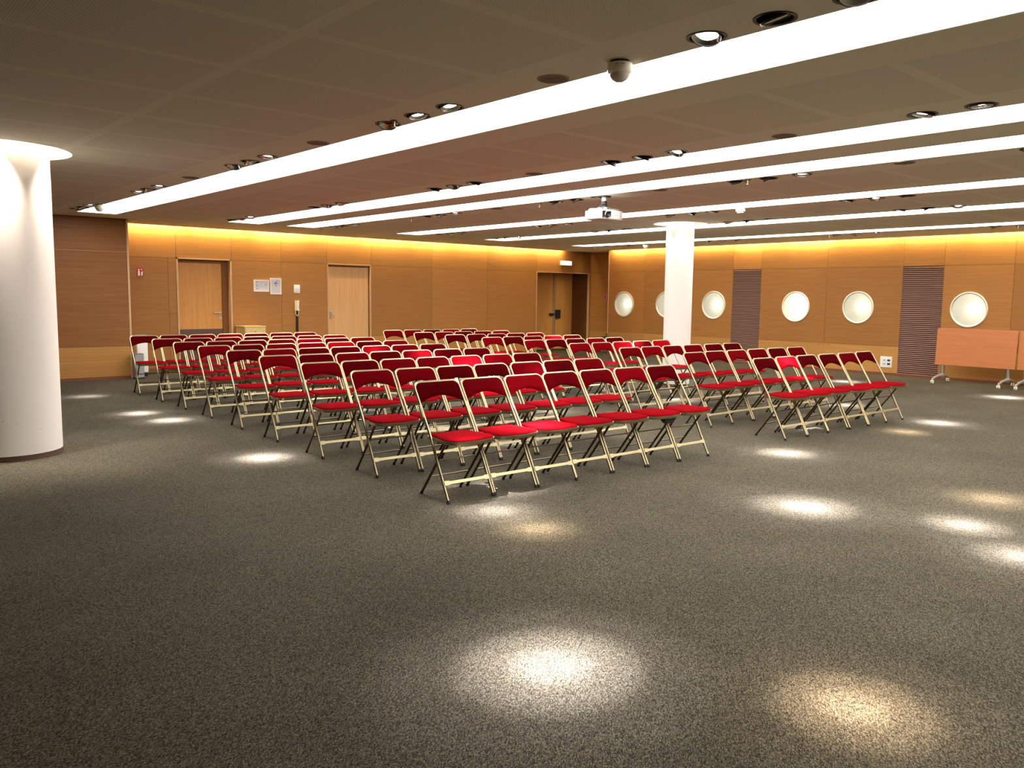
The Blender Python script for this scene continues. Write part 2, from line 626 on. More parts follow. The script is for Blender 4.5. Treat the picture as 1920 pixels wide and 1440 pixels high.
bm = B()
box(bm, XR2, XR2 + .03, YN - .1, YB, ZD, ZRS)
box(bm, XR2, XR2 + .03, YN - .1, YB, ZRS + .004, CZ + .24)
setmi(box(bm, XR2, XR2 + .03, YN - .1, YB, 0, ZD - .004), 1)
box(bm, XR + .02, XR2, YN - .03, YN, 0, CZ + .24)
struct('wall_corner', bm, [M_wood, M_wood2], label='set-back veneer strip in the far corner')
bm = B()
box(bm, XR - .006, XR + .03, YN - .016, YN + .012, 0, CZ)
struct('trim_4', bm, M_woodedge, label='pale upright edging at the end of the right wall')
bm = B()
box(bm, XR - .008, XR + .01, Y0, YN - .02, 0, .05)
struct('baseboard_right', bm, M_skirt)
# hidden sides that close the hall
bm = B()
box(bm, X0 - .05, X0, Y0, YL, 0, CZ)
struct('wall_side', bm, M_wooddark)
bm = B()
box(bm, X0, XR, Y0 - .05, Y0, 0, CZ)
struct('wall_front', bm, M_wooddark)

# louvre bands (things)
for (a, b), lab in zip(sorted(louv), ('tall louvred vent with mauve slats, right one, beside the folded orange table', 'tall louvred vent with mauve slats, left one, behind the chairs near the far pillar')):
    t = thing('louvred_vent', lab, 'vent', (XR, (a + b) / 2, .03), group='louvred vents on the right wall')
    h = (b - a) / 2 - .004
    bm = B()
    box(bm, .014, .018, -h, h, 0, ZRS - .035)
    obj('backing', bm, M_gap, t)
    bm = B()
    n = 56
    for k in range(n):
        z = (k + .5) / n * (ZRS - .04)
        M = Matrix.Translation((.001, 0, z)) @ Matrix.Rotation(math.radians(-14), 4, 'Y')
        box(bm, -.010, .012, -h, h, -.0058, .0058, M=M)
    obj('slats', bm, M_slat, t)

# portholes
plabs = ['round porthole lamp, farthest, next to the red wall sign in the corner', 'round porthole lamp half hidden behind the white pillar', 'round porthole lamp between the pillar and the left louvred vent',
         'brightest round porthole lamp, just right of the left louvred vent', 'round porthole lamp just left of the right louvred vent', 'round porthole lamp above the folded orange table']
ppow = [1.3, 1.0, 1.6, 12.0, 1.6, 1.7]
for (y, z), lab, pw in zip(PORT, plabs, ppow):
    t = thing('porthole_lamp', lab, 'lamp', (XR, y, z), group='round porthole lamps on the right wall')
    R = Matrix.Rotation(PI / 2, 4, 'Y') @ Matrix.Identity(4)
    bm = B()
    lathe(bm, [(RP + .012, -.002), (RP + .012, -.016), (RP - .004, -.022), (RP - .022, -.014), (RP - .024, .006), (RP - .004, .01)], 64, R)
    obj('rim', bm, M_rim, t, True)
    bm = B()
    lathe(bm, [(0, -.004), (RP * .5, -.003), (RP - .02, .004)], 64, R)
    obj('glass', bm, M_frost, t, True)
    bm = B()
    lathe(bm, [(RP - .006, .02), (RP - .02, .17), (0, .17)], 48, R)
    obj('housing', bm, M_white, t, True)
    bm = B()
    lathe(bm, [(0, -.02), (.015, -.016), (.02, 0), (.015, .016), (0, .02)], 16, Matrix.Translation((.12, -.10, .01)))
    obj('bulb', bm, M_lamp, t, True)
    L = bpy.data.lights.new('porthole_light', 'POINT')
    L.energy = pw
    L.color = (1, .93, .78)
    L.shadow_soft_size = .03
    lo = link(bpy.data.objects.new('porthole_light', L))
    lo.location = (XR + .042, y - .09, z + .01)

# ------------------------------------------------------------------ doors
# first door (left), set back in its frame
t = empty('door_1', (0, 0, 0)); t['kind'] = 'structure'; t['label'] = 'left wooden door with lever handle and dark kick plate'
d0, d1, dy = 5.568, 6.637, YB + .14
bm = B(); box(bm, d0 + .03, d1 - .15, dy, dy + .045, .02, ZS - .07); obj('leaf', bm, M_woodv, t)
bm = B()
box(bm, d0, d0 + .03, YB - .012, dy + .05, 0, ZS + .012); box(bm, d1 - .03, d1, YB - .012, dy + .05, 0, ZS + .012); box(bm, d0, d1, YB - .012, dy + .05, ZS - .012, ZS + .012)
obj('frame', bm, M_woodedge, t)
bm = B(); box(bm, d1 - .15, d1 - .03, dy - .02, dy + .06, 0, ZS - .05); box(bm, d0 + .03, d1 - .03, dy - .03, dy + .06, ZS - .07, ZS - .012)
obj('rebate', bm, M_rebate, t)
bm = B(); box(bm, d0 + .03, d1 - .15, dy - .006, dy, .02, .775); obj('kick_plate', bm, M_kick, t)
hx = d1 - .20
hd = None
bm = B(); cyl(bm, (hx, dy, 1.085), .024, -.012, 20, 'y'); cyl(bm, (hx + .005, dy, .985), .024, -.012, 20, 'y')
tube(bm, [(hx, dy - .01, 1.085), (hx, dy - .05, 1.085), (hx - .02, dy - .055, 1.087), (hx - .13, dy - .055, 1.09)], .010, 10)
obj('handle', bm, M_steel, t, True)
# second door, pale leaf
t = empty('door_2', (0, 0, 0)); t['kind'] = 'structure'; t['label'] = 'pale wooden door with lever handle on its left side'
d0, d1, dy = 8.735, 9.815, YB + .03
bm = B(); box(bm, d0 + .025, d1 - .055, dy, dy + .045, .02, ZS - .055); obj('leaf', bm, M_woodlight, t)
bm = B()
box(bm, d0, d0 + .02, YB - .010, dy + .06, 0, ZS + .01); box(bm, d1 - .02, d1, YB - .010, dy + .06, 0, ZS + .01); box(bm, d0, d1, YB - .010, dy + .06, ZS - .01, ZS + .01)
obj('frame', bm, M_woodedge, t)
bm = B(); box(bm, d1 - .055, d1 - .02, dy + .01, dy + .06, 0, ZS - .03); box(bm, d0 + .02, d1 - .02, dy - .005, dy + .06, ZS - .045, ZS - .01)
obj('rebate', bm, M_rebate, t)
hx = d0 + .085
bm = B(); box(bm, hx - .022, hx + .022, dy - .008, dy, .945, 1.135, .004)
tube(bm, [(hx, dy - .008, 1.10), (hx, dy - .05, 1.10), (hx + .015, dy - .055, 1.09), (hx + .065, dy - .055, .985)], .010, 10)
obj('handle', bm, M_steel, t, True)
# double door in the niche
t = empty('door_3', (0, 0, 0)); t['kind'] = 'structure'; t['label'] = 'dark double door with black panic hardware in the deep niche'
dy = 16.69
bm = B(); box(bm, 14.862, 16.09, dy, dy + .05, .02, ZS + .01); obj('leaf', bm, M_woodv, t)
bm = B(); box(bm, 16.19, 16.838, dy - .01, dy + .05, .02, ZS + .01); obj('leaf', bm, M_woodv, t)
bm = B(); box(bm, 16.105, 16.125, dy - .02, dy + .05, .02, ZS + .01); box(bm, 16.155, 16.175, dy - .02, dy + .05, .02, ZS + .01); obj('meeting_stile', bm, M_woodedge, t)
bm = B(); box(bm, 16.09, 16.19, dy + .01, dy + .05, .02, ZS + .01); obj('rebate', bm, M_gap, t)
bm = B(); box(bm, 16.13, 16.15, dy - .03, dy + .01, .35, 2.0); obj('lock_rod', bm, M_steel, t)
bm = B()
box(bm, 16.17, 16.31, dy - .11, dy - .01, .88, 1.12, .01)
box(bm, 15.95, 16.10, dy - .08, dy, .96, 1.02, .008)
tube(bm, [(16.05, dy - .06, .99), (15.92, dy - .09, 1.02)], .012, 8)
obj('panic_hardware', bm, M_black, t)

# ------------------------------------------------------------------ pillars
plab = ['thick white round pillar at the left edge of the photo', 'slender white round pillar standing among the chairs on the right']
for i, (x, y, r, rd) in enumerate(PIL):
    t = thing('round_pillar', plab[i], 'pillar', (x, y, 0))
    bm = B(); lathe(bm, [(r, .05), (r, CZ + .16)], 96); obj('shaft', bm, M_pillar, t, True)
    bm = B(); lathe(bm, [(r - .012, 0), (r - .012, .05), (r, .05)], 96); obj('plinth', bm, M_kick, t, True)
    if i == 0:
        bm = B()
        for a, z, w in ((-1.15, .26, .02), (-1.62, .33, .03), (-1.85, .36, .02)):
            tube(bm, [((r + .0006) * math.cos(a - w), (r + .0006) * math.sin(a - w), z), ((r + .0006) * math.cos(a + w), (r + .0006) * math.sin(a + w), z + .004)], .002, 6)
        obj('scuff_marks', bm, M_scuff, t)
    # lit ring recess in the ceiling
    t2 = thing('ceiling_ring_light', ('glowing round recess in the ceiling around the thick left pillar', 'glowing round recess in the ceiling around the slender right pillar')[i], 'light', (x, y, CZ))
    bm = B()
    ro = [(px - x, py - y) for px, py in ring_outline(i, rd)]
    lo_ = [bm.verts.new((px, py, 0)) for px, py in ro]
    hi_ = [bm.verts.new((px, py, .17)) for px, py in ro]
    for k in range(len(ro)):
        k2 = (k + 1) % len(ro)
        bm.faces.new((lo_[k], lo_[k2], hi_[k2], hi_[k]))
    bm.faces.new(hi_)
    obj('recess', bm, M_white, t2)
    bm = B()
    a0, a1 = (0, 2 * PI) if i == 0 else (1.05, 2 * PI - 1.05)
    tube(bm, [((rd - .05) * math.cos(a0 + (a1 - a0) * k / 48), (rd - .05) * math.sin(a0 + (a1 - a0) * k / 48), .10) for k in range(49)], .016, 8, caps=(i == 1))
    obj('ring_tube', bm, M_ring, t2, True)

# ------------------------------------------------------------------ light strips
slab = ['widest glowing light slot, nearest one, running from left wall to top right', 'second glowing light slot from the camera', 'third glowing light slot from the camera, in front of the projector',
        'fourth glowing light slot, behind the hanging projector', 'fifth glowing light slot, passing behind the slender pillar', 'sixth and farthest glowing light slot, close to the right wall']
for (a, b), lab in zip(STR, slab):
    t = thing('light_slot', lab, 'light', ((a + b) / 2, YEND, CZ), group='luminous slots in the ceiling')
    w = (b - a) / 2
    ln = YEND - Y0 - .5
    bm = B()
    box(bm, -w - .015, -w, -ln, 0, .003, .07); box(bm, w, w + .015, -ln, 0, .003, .07)
    box(bm, -w - .015, w + .015, 0, .015, .003, .07); box(bm, -w - .015, w + .015, -ln - .015, -ln, .003, .07)
    obj('housing', bm, M_white, t)
    bm = B(); box(bm, -w, w, -ln, 0, .014, .03); obj('diffuser', bm, M_strip, t)

# ------------------------------------------------------------------ downlights
def spot(loc, tgt, e, col, size=15, blend=1.0, rad=.03):
    L = bpy.data.lights.new('downlight_beam', 'SPOT')
    L.energy = e
    L.color = col
    L.spot_size = math.radians(size)
    L.spot_blend = blend
    L.shadow_soft_size = rad
    o = link(bpy.data.objects.new('downlight_beam', L))
    o.location = loc
    o.rotation_euler = (Vector(tgt) - Vector(loc)).to_track_quat('-Z', 'Y').to_euler()
    return o

def beam(loc, tgt, e, col, size):
    # reflector lamp: hot core inside a wide soft spill
    spot(loc, tgt, e * .95, col, size * .48)
    spot(loc, tgt, e * .62, col, size * 1.0)
    spot(loc, tgt, e * .12, col, size * 1.8)

WH = (1.0, .94, 1.04)
WA = (1.28, 1.0, .80)
# (strip, group, index): target, power, colour, beam width; some chair-row beams are invented
LIT = {
    (0, 0, 2): ((2.228, 2.28, 0), 2.4, WH, 17), (0, 0, 0): ((2.84, 1.33, 0), 1.0, WA, 15),
    (0, 1, 1): ((3.62, 4.27, 0), 1.2, WH, 15), (0, 1, 0): ((3.54, 3.78, 0), .7, WA, 14),
    (0, 2, 0): ((3.17, 7.02, 0), 2.6, WH, 13),
    (0, 3, 0): ((3.27, 9.77, 0), 2.4, WH, 12), (0, 3, 2): ((3.17, 10.55, 0), 2.2, WH, 12),
    (0, 4, 0): ((3.13, 12.7, 0), .8, WH, 14),
    (1, 0, 0): ((5.36, 1.56, 0), 1.6, WH, 14), (1, 0, 1): ((5.81, 2.04, 0), 1.6, WH, 14), (1, 0, 2): ((5.42, 2.98, 0), 2.2, WH, 18),
    (1, 1, 0): ((4.33, 4.72, .45), 1.8, WH, 15), (1, 1, 1): ((5.5, 6.15, 0), 0.96, WH, 13), (1, 1, 2): ((5.45, 7.33, 0), 2.2, WH, 13),
    (1, 2, 0): ((5.6, 8.3, 0), 0.96, WH, 13), (1, 2, 2): ((5.5, 9.3, 0), 0.84, WH, 13),
    (1, 3, 2): ((5.5, 11.2, .4), 0.72, WH, 14), (1, 4, 0): ((5.3, 12.4, .6), 0.60, WH, 14),
    (2, 0, 2): ((6.77, 2.2, 0), .8, WA, 16),
    (2, 1, 0): ((7.19, 4.17, 0), 2.4, WH, 14), (2, 1, 2): ((8.50, 4.95, .75), 1.5, WH, 11),
    (2, 2, 0): ((7.4, 7.6, 0), 1.08, WH, 14), (2, 2, 2): ((8.75, 7.55, .5), 0.96, WH, 13),
    (2, 3, 0): ((7.5, 9.6, 0), 0.84, WH, 14), (2, 3, 2): ((7.4, 11.3, 0), 0.72, WH, 14), (2, 4, 0): ((7.5, 12.7, 0), 0.72, WH, 14),
    (3, 1, 1): ((9.48, 4.02, 0), .9, WA, 13), (3, 1, 2): ((9.9, 5.55, .4), 0.60, WH, 12),
    (3, 2, 0): ((9.72, 7.42, 0), 2.0, WH, 14), (3, 2, 1): ((9.3, 8.45, 0), 2.0, WH, 14),
    (3, 3, 0): ((9.73, 10.05, .78), 1.8, WH, 10), (3, 3, 2): ((9.5, 11.3, 0), 0.72, WH, 13),
    (4, 1, 0): ((10.52, 4.08, 0), 2.4, WH, 13), (4, 1, 2): ((11.2, 5.6, 0), 1.6, WH, 14),
    (4, 2, 0): ((11.6, 6.9, 0), 1.8, WH, 15), (4, 3, 0): ((11.4, 10.3, 0), 0.96, WH, 14), (4, 4, 0): ((10.08, 13.55, .78), 1.8, WH, 10),
    (5, 1, 0): ((14.23, 4.56, 0), 2.6, WH, 14), (5, 2, 0): ((14.48, 7.3, 0), 2.2, WH, 14), (5, 3, 2): ((14.2, 11.5, 0), 2.0, WH, 14),
}
ORD = ['first', 'second', 'third', 'fourth', 'fifth', 'sixth', 'seventh', 'eighth', 'ninth']
SPOTK = 1700.0
def downlight_mesh():
    d = {}
    bm = B(); lathe(bm, [(RD - .001, -.001), (RD - .003, .0), (RD - .003, .12), (0, .12)], 32)
    d['can'] = bm
    bm = B(); lathe(bm, [(RD - .001, .001), (RD + .012, -.001), (RD + .011, -.005), (RD - .004, -.004), (RD - .004, .004)], 32)
    d['trim_ring'] = bm
    bm = B(); lathe(bm, [(.066, -.030), (.070, -.026), (.064, -.022), (.045, .012), (.022, .026), (0, .028)], 28)
    d['reflector'] = bm
    bm = B(); lathe(bm, [(.067, -.022), (.0705, -.031), (.0735, -.022), (.069, -.018), (.050, .015), (.026, .031), (0, .033)], 28)
    d['gimbal'] = bm
    bm = B(); lathe(bm, [(0, -.012), (.030, -.010), (.034, -.004), (.020, .012), (0, .012)], 20)
    d['lamp'] = bm
    return d
me = {}
for k, bmx in downlight_mesh().items():
    tmp = obj(k, bmx, {'can': M_black, 'trim_ring': M_blackmetal, 'reflector': M_chrome, 'gimbal': M_blackmetal, 'lamp': M_glassdark}[k], None, True)
    me[k] = tmp.data
    bpy.data.objects.remove(tmp)
lampon, lampwarm = me['lamp'].copy(), me['lamp'].copy()
lampon.materials[0] = M_lamp
lampwarm.materials[0] = M_lampw
for si, x in enumerate(DLX):
    for gi, g in enumerate(GRP):
        for k, y in enumerate(g):
            yy = y - (.08 if x > 7 else 0)
            lit = LIT.get((si, gi, k))
            st = ('warm lit' if lit and lit[2] is WA else 'lit') if lit else 'unlit black'
            pos = ('near', 'middle', 'far')[k]
            side = 'beside'
            t = thing('downlight', '%s ceiling downlight, %s one of the %s trio along the %s light slot' % (st, pos, ORD[gi], ORD[si]), 'downlight', (x, yy, CZ), group='recessed downlights in trios along the light slots')
            for nm in ('can', 'trim_ring'):
                o = link(bpy.data.objects.new(nm, me[nm])); o.parent = t
            if lit:
                dv = Vector(lit[0]) - Vector((x, yy, CZ))
                q = dv.to_track_quat('-Z', 'Y').to_euler()
            else:
                q = Vector((.35 * math.sin(si * 3 + k * 2), -.3 + .25 * math.cos(gi + k), -1)).to_track_quat('-Z', 'Y').to_euler()
            for nm in ('reflector', 'gimbal', 'lamp'):
                dat = me[nm]
                if nm == 'lamp' and lit:
                    dat = lampwarm if lit[2] is WA else lampon
                o = link(bpy.data.objects.new(nm, dat)); o.parent = t
                o.location = (0, 0, .022)
                o.rotation_euler = q
                if nm == 'lamp' and lit:
                    o.scale = (1.5, 1.5, 1.2)
            if lit:
                dn = (Vector(lit[0]) - Vector((x, yy, CZ))).normalized()
                beam(Vector((x, yy, CZ + .022)) + dn * .055, lit[0], lit[1] * SPOTK, lit[2], lit[3])

# speakers, sensors, sprinklers
for i, (x, y) in enumerate(SPK):
    row = 0 if i < 3 else (1 if i < 5 else 2)
    idx = i if i < 3 else (i - 3 if i < 5 else i - 5)
    t = thing('ceiling_speaker', 'flat round ceiling speaker, %s one beside the %s light slot' % (ORD[idx], ORD[row]), 'speaker', (x, y, CZ), group='round speakers in the ceiling')
    bm = B(); lathe(bm, [(0, -.006), (.06, -.006), (.080, -.004), (.080, .0)], 40); obj('grille', bm, M_speaker, t, True)
    bm = B(); lathe(bm, [(.0795, 0), (.0795, -.006), (.090, -.005), (.092, 0)], 40); obj('rim', bm, M_speakerrim, t, True)

def sensor(x, y, lab, flat=False):
    t = thing('motion_sensor' if not flat else 'smoke_detector', lab, 'sensor', (x, y, CZ))
    if flat:
        bm = B(); lathe(bm, [(.065, 0), (.065, -.035), (.058, -.045), (.045, -.05), (.045, -.062), (0, -.064)], 32); obj('body', bm, M_whiteplastic, t, True)
        return
    bm = B(); lathe(bm, [(.050, 0), (.050, -.012)], 32, None, False, True); obj('mount', bm, M_blackmetal, t, True)
    bm = B(); lathe(bm, [(.060, -.012), (.066, -.016), (.066, -.045), (.060, -.060), (.056, -.064)], 40, None, True, True); obj('body', bm, M_creamplastic, t, True)
    bm = B(); lathe(bm, [(.054, -.063), (.050, -.078), (.038, -.094), (.020, -.104), (0, -.107)], 32); obj('lens', bm, mat('milky_lens', (.55, .50, .44), .18, coat=.6), t, True)
    bm = B()
    for a0, a1 in ((-2.72, -2.50), (-2.38, -2.05)):
        for k in range(4):
            a = a0 + (a1 - a0) * k / 4
            b = a + (a1 - a0) * .16
            tube(bm, [(.0668 * math.cos(a), .0668 * math.sin(a), -.028 + .002 * (k % 2)), (.0668 * math.cos(b), .0668 * math.sin(b), -.028)], .0022, 5)
    obj('marking', bm, M_print, t)
sensor(3.35, 3.0, 'domed cream motion sensor hanging below the ceiling at the nearest light slot')
sensor(3.40, 12.77, 'small domed sensor at the far left end of the nearest light slot')
sensor(9.873, 6.58, 'white smoke detector right of the slender pillar below the fourth slot', True)
sensor(14.95, 12.46, 'small domed sensor by the farthest light slot, left of the slender pillar')
spl = [(3.31, 5.08, 'nearest light slot'), (7.57, 4.97, 'third light slot, near end'), (7.60, 8.16, 'third light slot, left of the projector'), (7.66, 11.25, 'third light slot, far stretch'),
       (7.72, 14.40, 'tip of the third light slot'), (14.91, 4.77, 'sixth light slot at the right edge'), (14.90, 7.96, 'sixth light slot above the portholes'), (14.95, 14.05, 'tip of the sixth light slot')]
for x, y, l in spl:
    t = thing('sprinkler', 'tiny brass sprinkler head beside the ' + l, 'sprinkler', (x, y, CZ), group='ceiling sprinkler heads')
    bm = B(); lathe(bm, [(.012, .02), (.012, .004), (.028, .003), (.027, -.005), (.010, -.006)], 20); obj('escutcheon', bm, M_bronze, t, True)
    bm = B(); lathe(bm, [(.009, -.004), (.008, -.02), (.005, -.045), (0, -.046)], 14); lathe(bm, [(.018, -.044), (.018, -.047), (0, -.047)], 14); obj('head', bm, M_gold, t, True)

# white scratch-like plate at the top left of the ceiling
# ------------------------------------------------------------------ cove lamps
def area(loc, sx, sy, e, col, rot):
    L = bpy.data.lights.new('cove_lamp', 'AREA')
    L.shape = 'RECTANGLE'
    L.size = sx
    L.size_y = sy
    L.energy = e
    L.color = col
    o = link(bpy.data.objects.new('cove_lamp', L))
    o.location = loc
    o.rotation_euler = rot
    return o
COVE = (1.0, .83, .42)
K = 0
CE = 27.0
x = XLE + .15
while x < XR - .9:
    ln = 1.18
    area((x + ln / 2, YBC + .02, CZ + .055), ln, .03, CE * random.uniform(.72, 1.28), COVE, (math.radians(45), 0, 0))
    x += ln + .07
y = YN - .15
while y > 1.5:
    ln = 1.18
    area((XRC + .02, y - ln / 2, CZ + .055), .03, ln, CE * random.uniform(.72, 1.28), COVE, (0, math.radians(-45), 0))
    y -= ln + .07

# spot lamps inside the ring recesses wash the pillar shafts
for i, (x, y, r, rd) in enumerate(PIL):
    az = ([-.62, -2.80, -1.75], [-2.35, -.9, -3.6, .8])[i]  # camera-side lamp of the thick pillar is added to brighten its front
    for a in az:
        rr = (r + rd) / 2 + .02
        p = Vector((x + rr * math.cos(a), y + rr * math.sin(a), CZ + .06))
        q = Vector((x + (r) * math.cos(a), y + (r) * math.sin(a), .8))
        spot(p, q, ((230, 190, 250) if i == 0 else (80,) * 4)[az.index(a)], (1, .90, .78), 70, 1.0, .02)

# ------------------------------------------------------------------ folding chair
PITCH = .43
HX = .203
T1 = Vector((0, .515, 1)).normalized()       # posts below the seat
T2 = Vector((0, .625, 1)).normalized()       # posts bend back a little above it
N1 = Vector((0, -1, .515)).normalized()
N2 = Vector((0, -1, .625)).normalized()
ZB = .47
TB = ZB / T1.z
def tz(z):
    return z / T1.z if z < ZB else TB + (z - ZB) / T2.z
TT = tz(.838) - .0105                        # top of the tube centre line
def P3(x, t, d=0.0):
    if t <= TB:
        return Vector((x, 0, 0)) + T1 * t + N1 * d
    return Vector((x, 0, 0)) + T1 * TB + T2 * (t - TB) + N2 * d

def chair_proto():
    c = empty('folding_chair')
    # inverted U: both front legs and the top of the back in one tube
    rc = .056
    pts = [P3(-HX, .012), P3(-HX, .3), P3(-HX, TB - .02), P3(-HX, TB + .02), P3(-HX, TT - rc)]
    for k in range(1, 9):
        a = k / 8 * PI / 2
        pts.append(P3(-HX + rc - rc * math.cos(a), TT - rc + rc * math.sin(a)))
    pts.append(P3(0, TT))
    for k in range(0, 9):
        a = PI / 2 - k / 8 * PI / 2
        pts.append(P3(HX - rc + rc * math.cos(a), TT - rc + rc * math.sin(a)))
    pts += [P3(HX, TB + .02), P3(HX, TB - .02), P3(HX, .3), P3(HX, .012)]
    bm = B(); tube(bm, pts, .0105, 10)
    fr = obj('front_frame', bm, M_gold, c, True)
    for s in (-1, 1):
        bm = B(); tube(bm, [P3(s * HX, -.0015 + .004), P3(s * HX, .024)], .0128, 10)
        obj('foot_cap', bm, M_rubber, fr, True)
    # backrest: upholstered panel with arched lower edge
    bm = B()
    hw = HX - .0095
    nx, nt_ = 24, 8
    def top(x):
        ax = abs(x)
        k = HX - rc
        r2 = rc - .008
        if ax <= k:
            return TT - rc + r2
        q = min(1, (ax - k) / r2)
        return TT - rc + r2 * math.sqrt(max(0, 1 - q * q))
    def bot(x):
        u = abs(x) / hw
        return tz(.732) - .058 * u ** 1.8
    sides = []
    for sg in (1, -1):
        grid = []
        for i in range(nx + 1):
            u = -1 + 2 * i / nx
            x = hw * math.sin(u * PI / 2) if True else hw * u
            x = max(-hw + .0008, min(hw - .0008, x))
            colm = []
            for j in range(nt_ + 1):
                w = j / nt_
                t = bot(x) + (top(x) - bot(x)) * w
                e = (1 - (x / hw) ** 8) * (1 - (2 * w - 1) ** 6)
                colm.append(bm.verts.new(P3(x, t, sg * (.004 + .009 * max(0, e) ** .6))))
            grid.append(colm)
        for i in range(nx):
            for j in range(nt_):
                f = (grid[i][j], grid[i + 1][j], grid[i + 1][j + 1], grid[i][j + 1])
                bm.faces.new(f if sg > 0 else f[::-1])
        sides.append(grid)
    A, Bk = sides
    loop = [(i, 0) for i in range(nx + 1)] + [(nx, j) for j in range(1, nt_ + 1)] + [(i, nt_) for i in range(nx - 1, -1, -1)] + [(0, j) for j in range(nt_ - 1, 0, -1)]
    for k in range(len(loop)):
        i, j = loop[k]
        i2, j2 = loop[(k + 1) % len(loop)]
        bm.faces.new((A[i][j], Bk[i][j], Bk[i2][j2], A[i2][j2]))
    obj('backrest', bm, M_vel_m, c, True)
    # seat outline
    def outline(inset=0.0):
        pts = []
        yf, yr = -.072 + inset, .318 - inset
        f, rr = .2115 - inset, .184 - inset
        rcf, rcr = .095, .03
        # front edge, left to right with rounded corners and a slight bow
        for k in range(7):
            a = PI + k / 6 * PI / 2
            pts.append((-f + rcf + rcf * math.cos(a), yf + .016 + rcf + rcf * math.sin(a)))
        pts.append((0, yf))
        for k in range(7):
            a = 1.5 * PI + k / 6 * PI / 2
            pts.append((f - rcf + rcf * math.cos(a), yf + .016 + rcf + rcf * math.sin(a)))
        for (x, y) in ((f - .001, .075), (f - .004, .11), (f - .013, .155), (rr + .003, .19), (rr, .24)):
            pts.append((x, y))
        for k in range(5):
            a = k / 4 * PI / 2
            pts.append((rr - rcr + rcr * math.cos(a), yr - rcr + rcr * math.sin(a)))
        for k in range(5):
            a = PI / 2 + k / 4 * PI / 2
            pts.append((-rr + rcr + rcr * math.cos(a), yr - rcr + rcr * math.sin(a)))
        for (x, y) in ((-rr, .24), (-rr - .003, .19), (-f + .013, .155), (-f + .004, .11), (-f + .001, .075)):
            pts.append((x, y))
        return pts
    ol = outline(.006)
    bm = B()
    rings = []
    cy = .12
    for s, z in ((1.0, .447), (1.0, .456), (.965, .4635), (.85, .469), (.6, .473), (.3, .475)):
        rings.append([bm.verts.new((x * s, cy + (y - cy) * s, z)) for x, y in ol])
    for a, b in zip(rings, rings[1:]):
        n = len(a)
        for k in range(n):
            bm.faces.new((a[k], a[(k + 1) % n], b[(k + 1) % n], b[k]))
    cv = bm.verts.new((0, cy, .4755))
    n = len(rings[-1])
    for k in range(n):
        bm.faces.new((rings[-1][k], rings[-1][(k + 1) % n], cv))
    obj('seat', bm, M_vel, c, True)
    # gilded seat pan
    ol = outline(0)
    bm = B()
    prof = [(1.0, .450), (1.0, .428), (.985, .424), (.93, .424), (.93, .440), (.0, .440)]
    rings = []
    for s, z in prof[:-1]:
        rings.append([bm.verts.new((x * s, cy + (y - cy) * s, z)) for x, y in ol])
    rings.insert(0, [bm.verts.new((x * .965, cy + (y - cy) * .965, .450)) for x, y in ol])
    for a, b in zip(rings, rings[1:]):
        for k in range(n):
            bm.faces.new((a[k], a[(k + 1) % n], b[(k + 1) % n], b[k]))
    bm.faces.new(rings[-1])
    obj('seat_pan', bm, M_gold, c, True)
    # rear legs: from the floor behind up to the front of the seat
    for s in (-1, 1):
        x = s * .1805
        bm = B(); tube(bm, [(x, .381, .012), (x, .165, .296), (x, .075, .424)], .0098, 10)
        lg = obj('rear_leg', bm, M_bronze, c, True)
        bm = B(); tube(bm, [(x, .386, .002), (x, .376, .024)], .0122, 10)
        obj('foot_cap', bm, M_rubber, lg, True)
        bm = B(); cyl(bm, (s * .1975, .168, .300), .007, .012 if s < 0 else -.012, 10, 'x'); lathe(bm, [(0, 0)], 4)
        obj('hinge_pin', bm, M_steel, c, True)
        bm = B(); lathe(bm, [(0, -.006), (.006, -.004), (.006, .004), (0, .006)], 10, Matrix.Translation((s * .205, .022, .438)))
        obj('corner_stud', bm, M_chrome, c, True)
    # flat front bar with wider ends
    bm = B()
    secs = [(-HX, .017), (-HX + .035, .017), (-HX + .055, .011), (HX - .055, .011), (HX - .035, .017), (HX, .017)]
    prev = None
    for x, h in secs:
        rg = [bm.verts.new(P3(x, .150 + dh * h, d)) for dh, d in ((-1, .0115), (1, .0115), (1, .0165), (-1, .0165))]
        if prev:
            for k in range(4):
                bm.faces.new((prev[k], prev[(k + 1) % 4], rg[(k + 1) % 4], rg[k]))
        else:
            bm.faces.new(rg[::-1])
        prev = rg
    bm.faces.new(prev)
    obj('front_stretcher', bm, M_dullgold, c)
    for z in (.15, .288):
        y = .381 - (z - .012) * (.216 / .284)
        bm = B(); tube(bm, [(-.1805, y, z), (.1805, y, z)], .0062, 8)
        obj('rear_stretcher', bm, M_bronze, c, True)
    return c

proto = chair_proto()
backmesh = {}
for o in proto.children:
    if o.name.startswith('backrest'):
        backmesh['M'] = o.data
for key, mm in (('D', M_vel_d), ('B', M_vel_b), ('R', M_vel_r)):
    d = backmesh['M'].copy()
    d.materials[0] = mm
    backmesh[key] = d

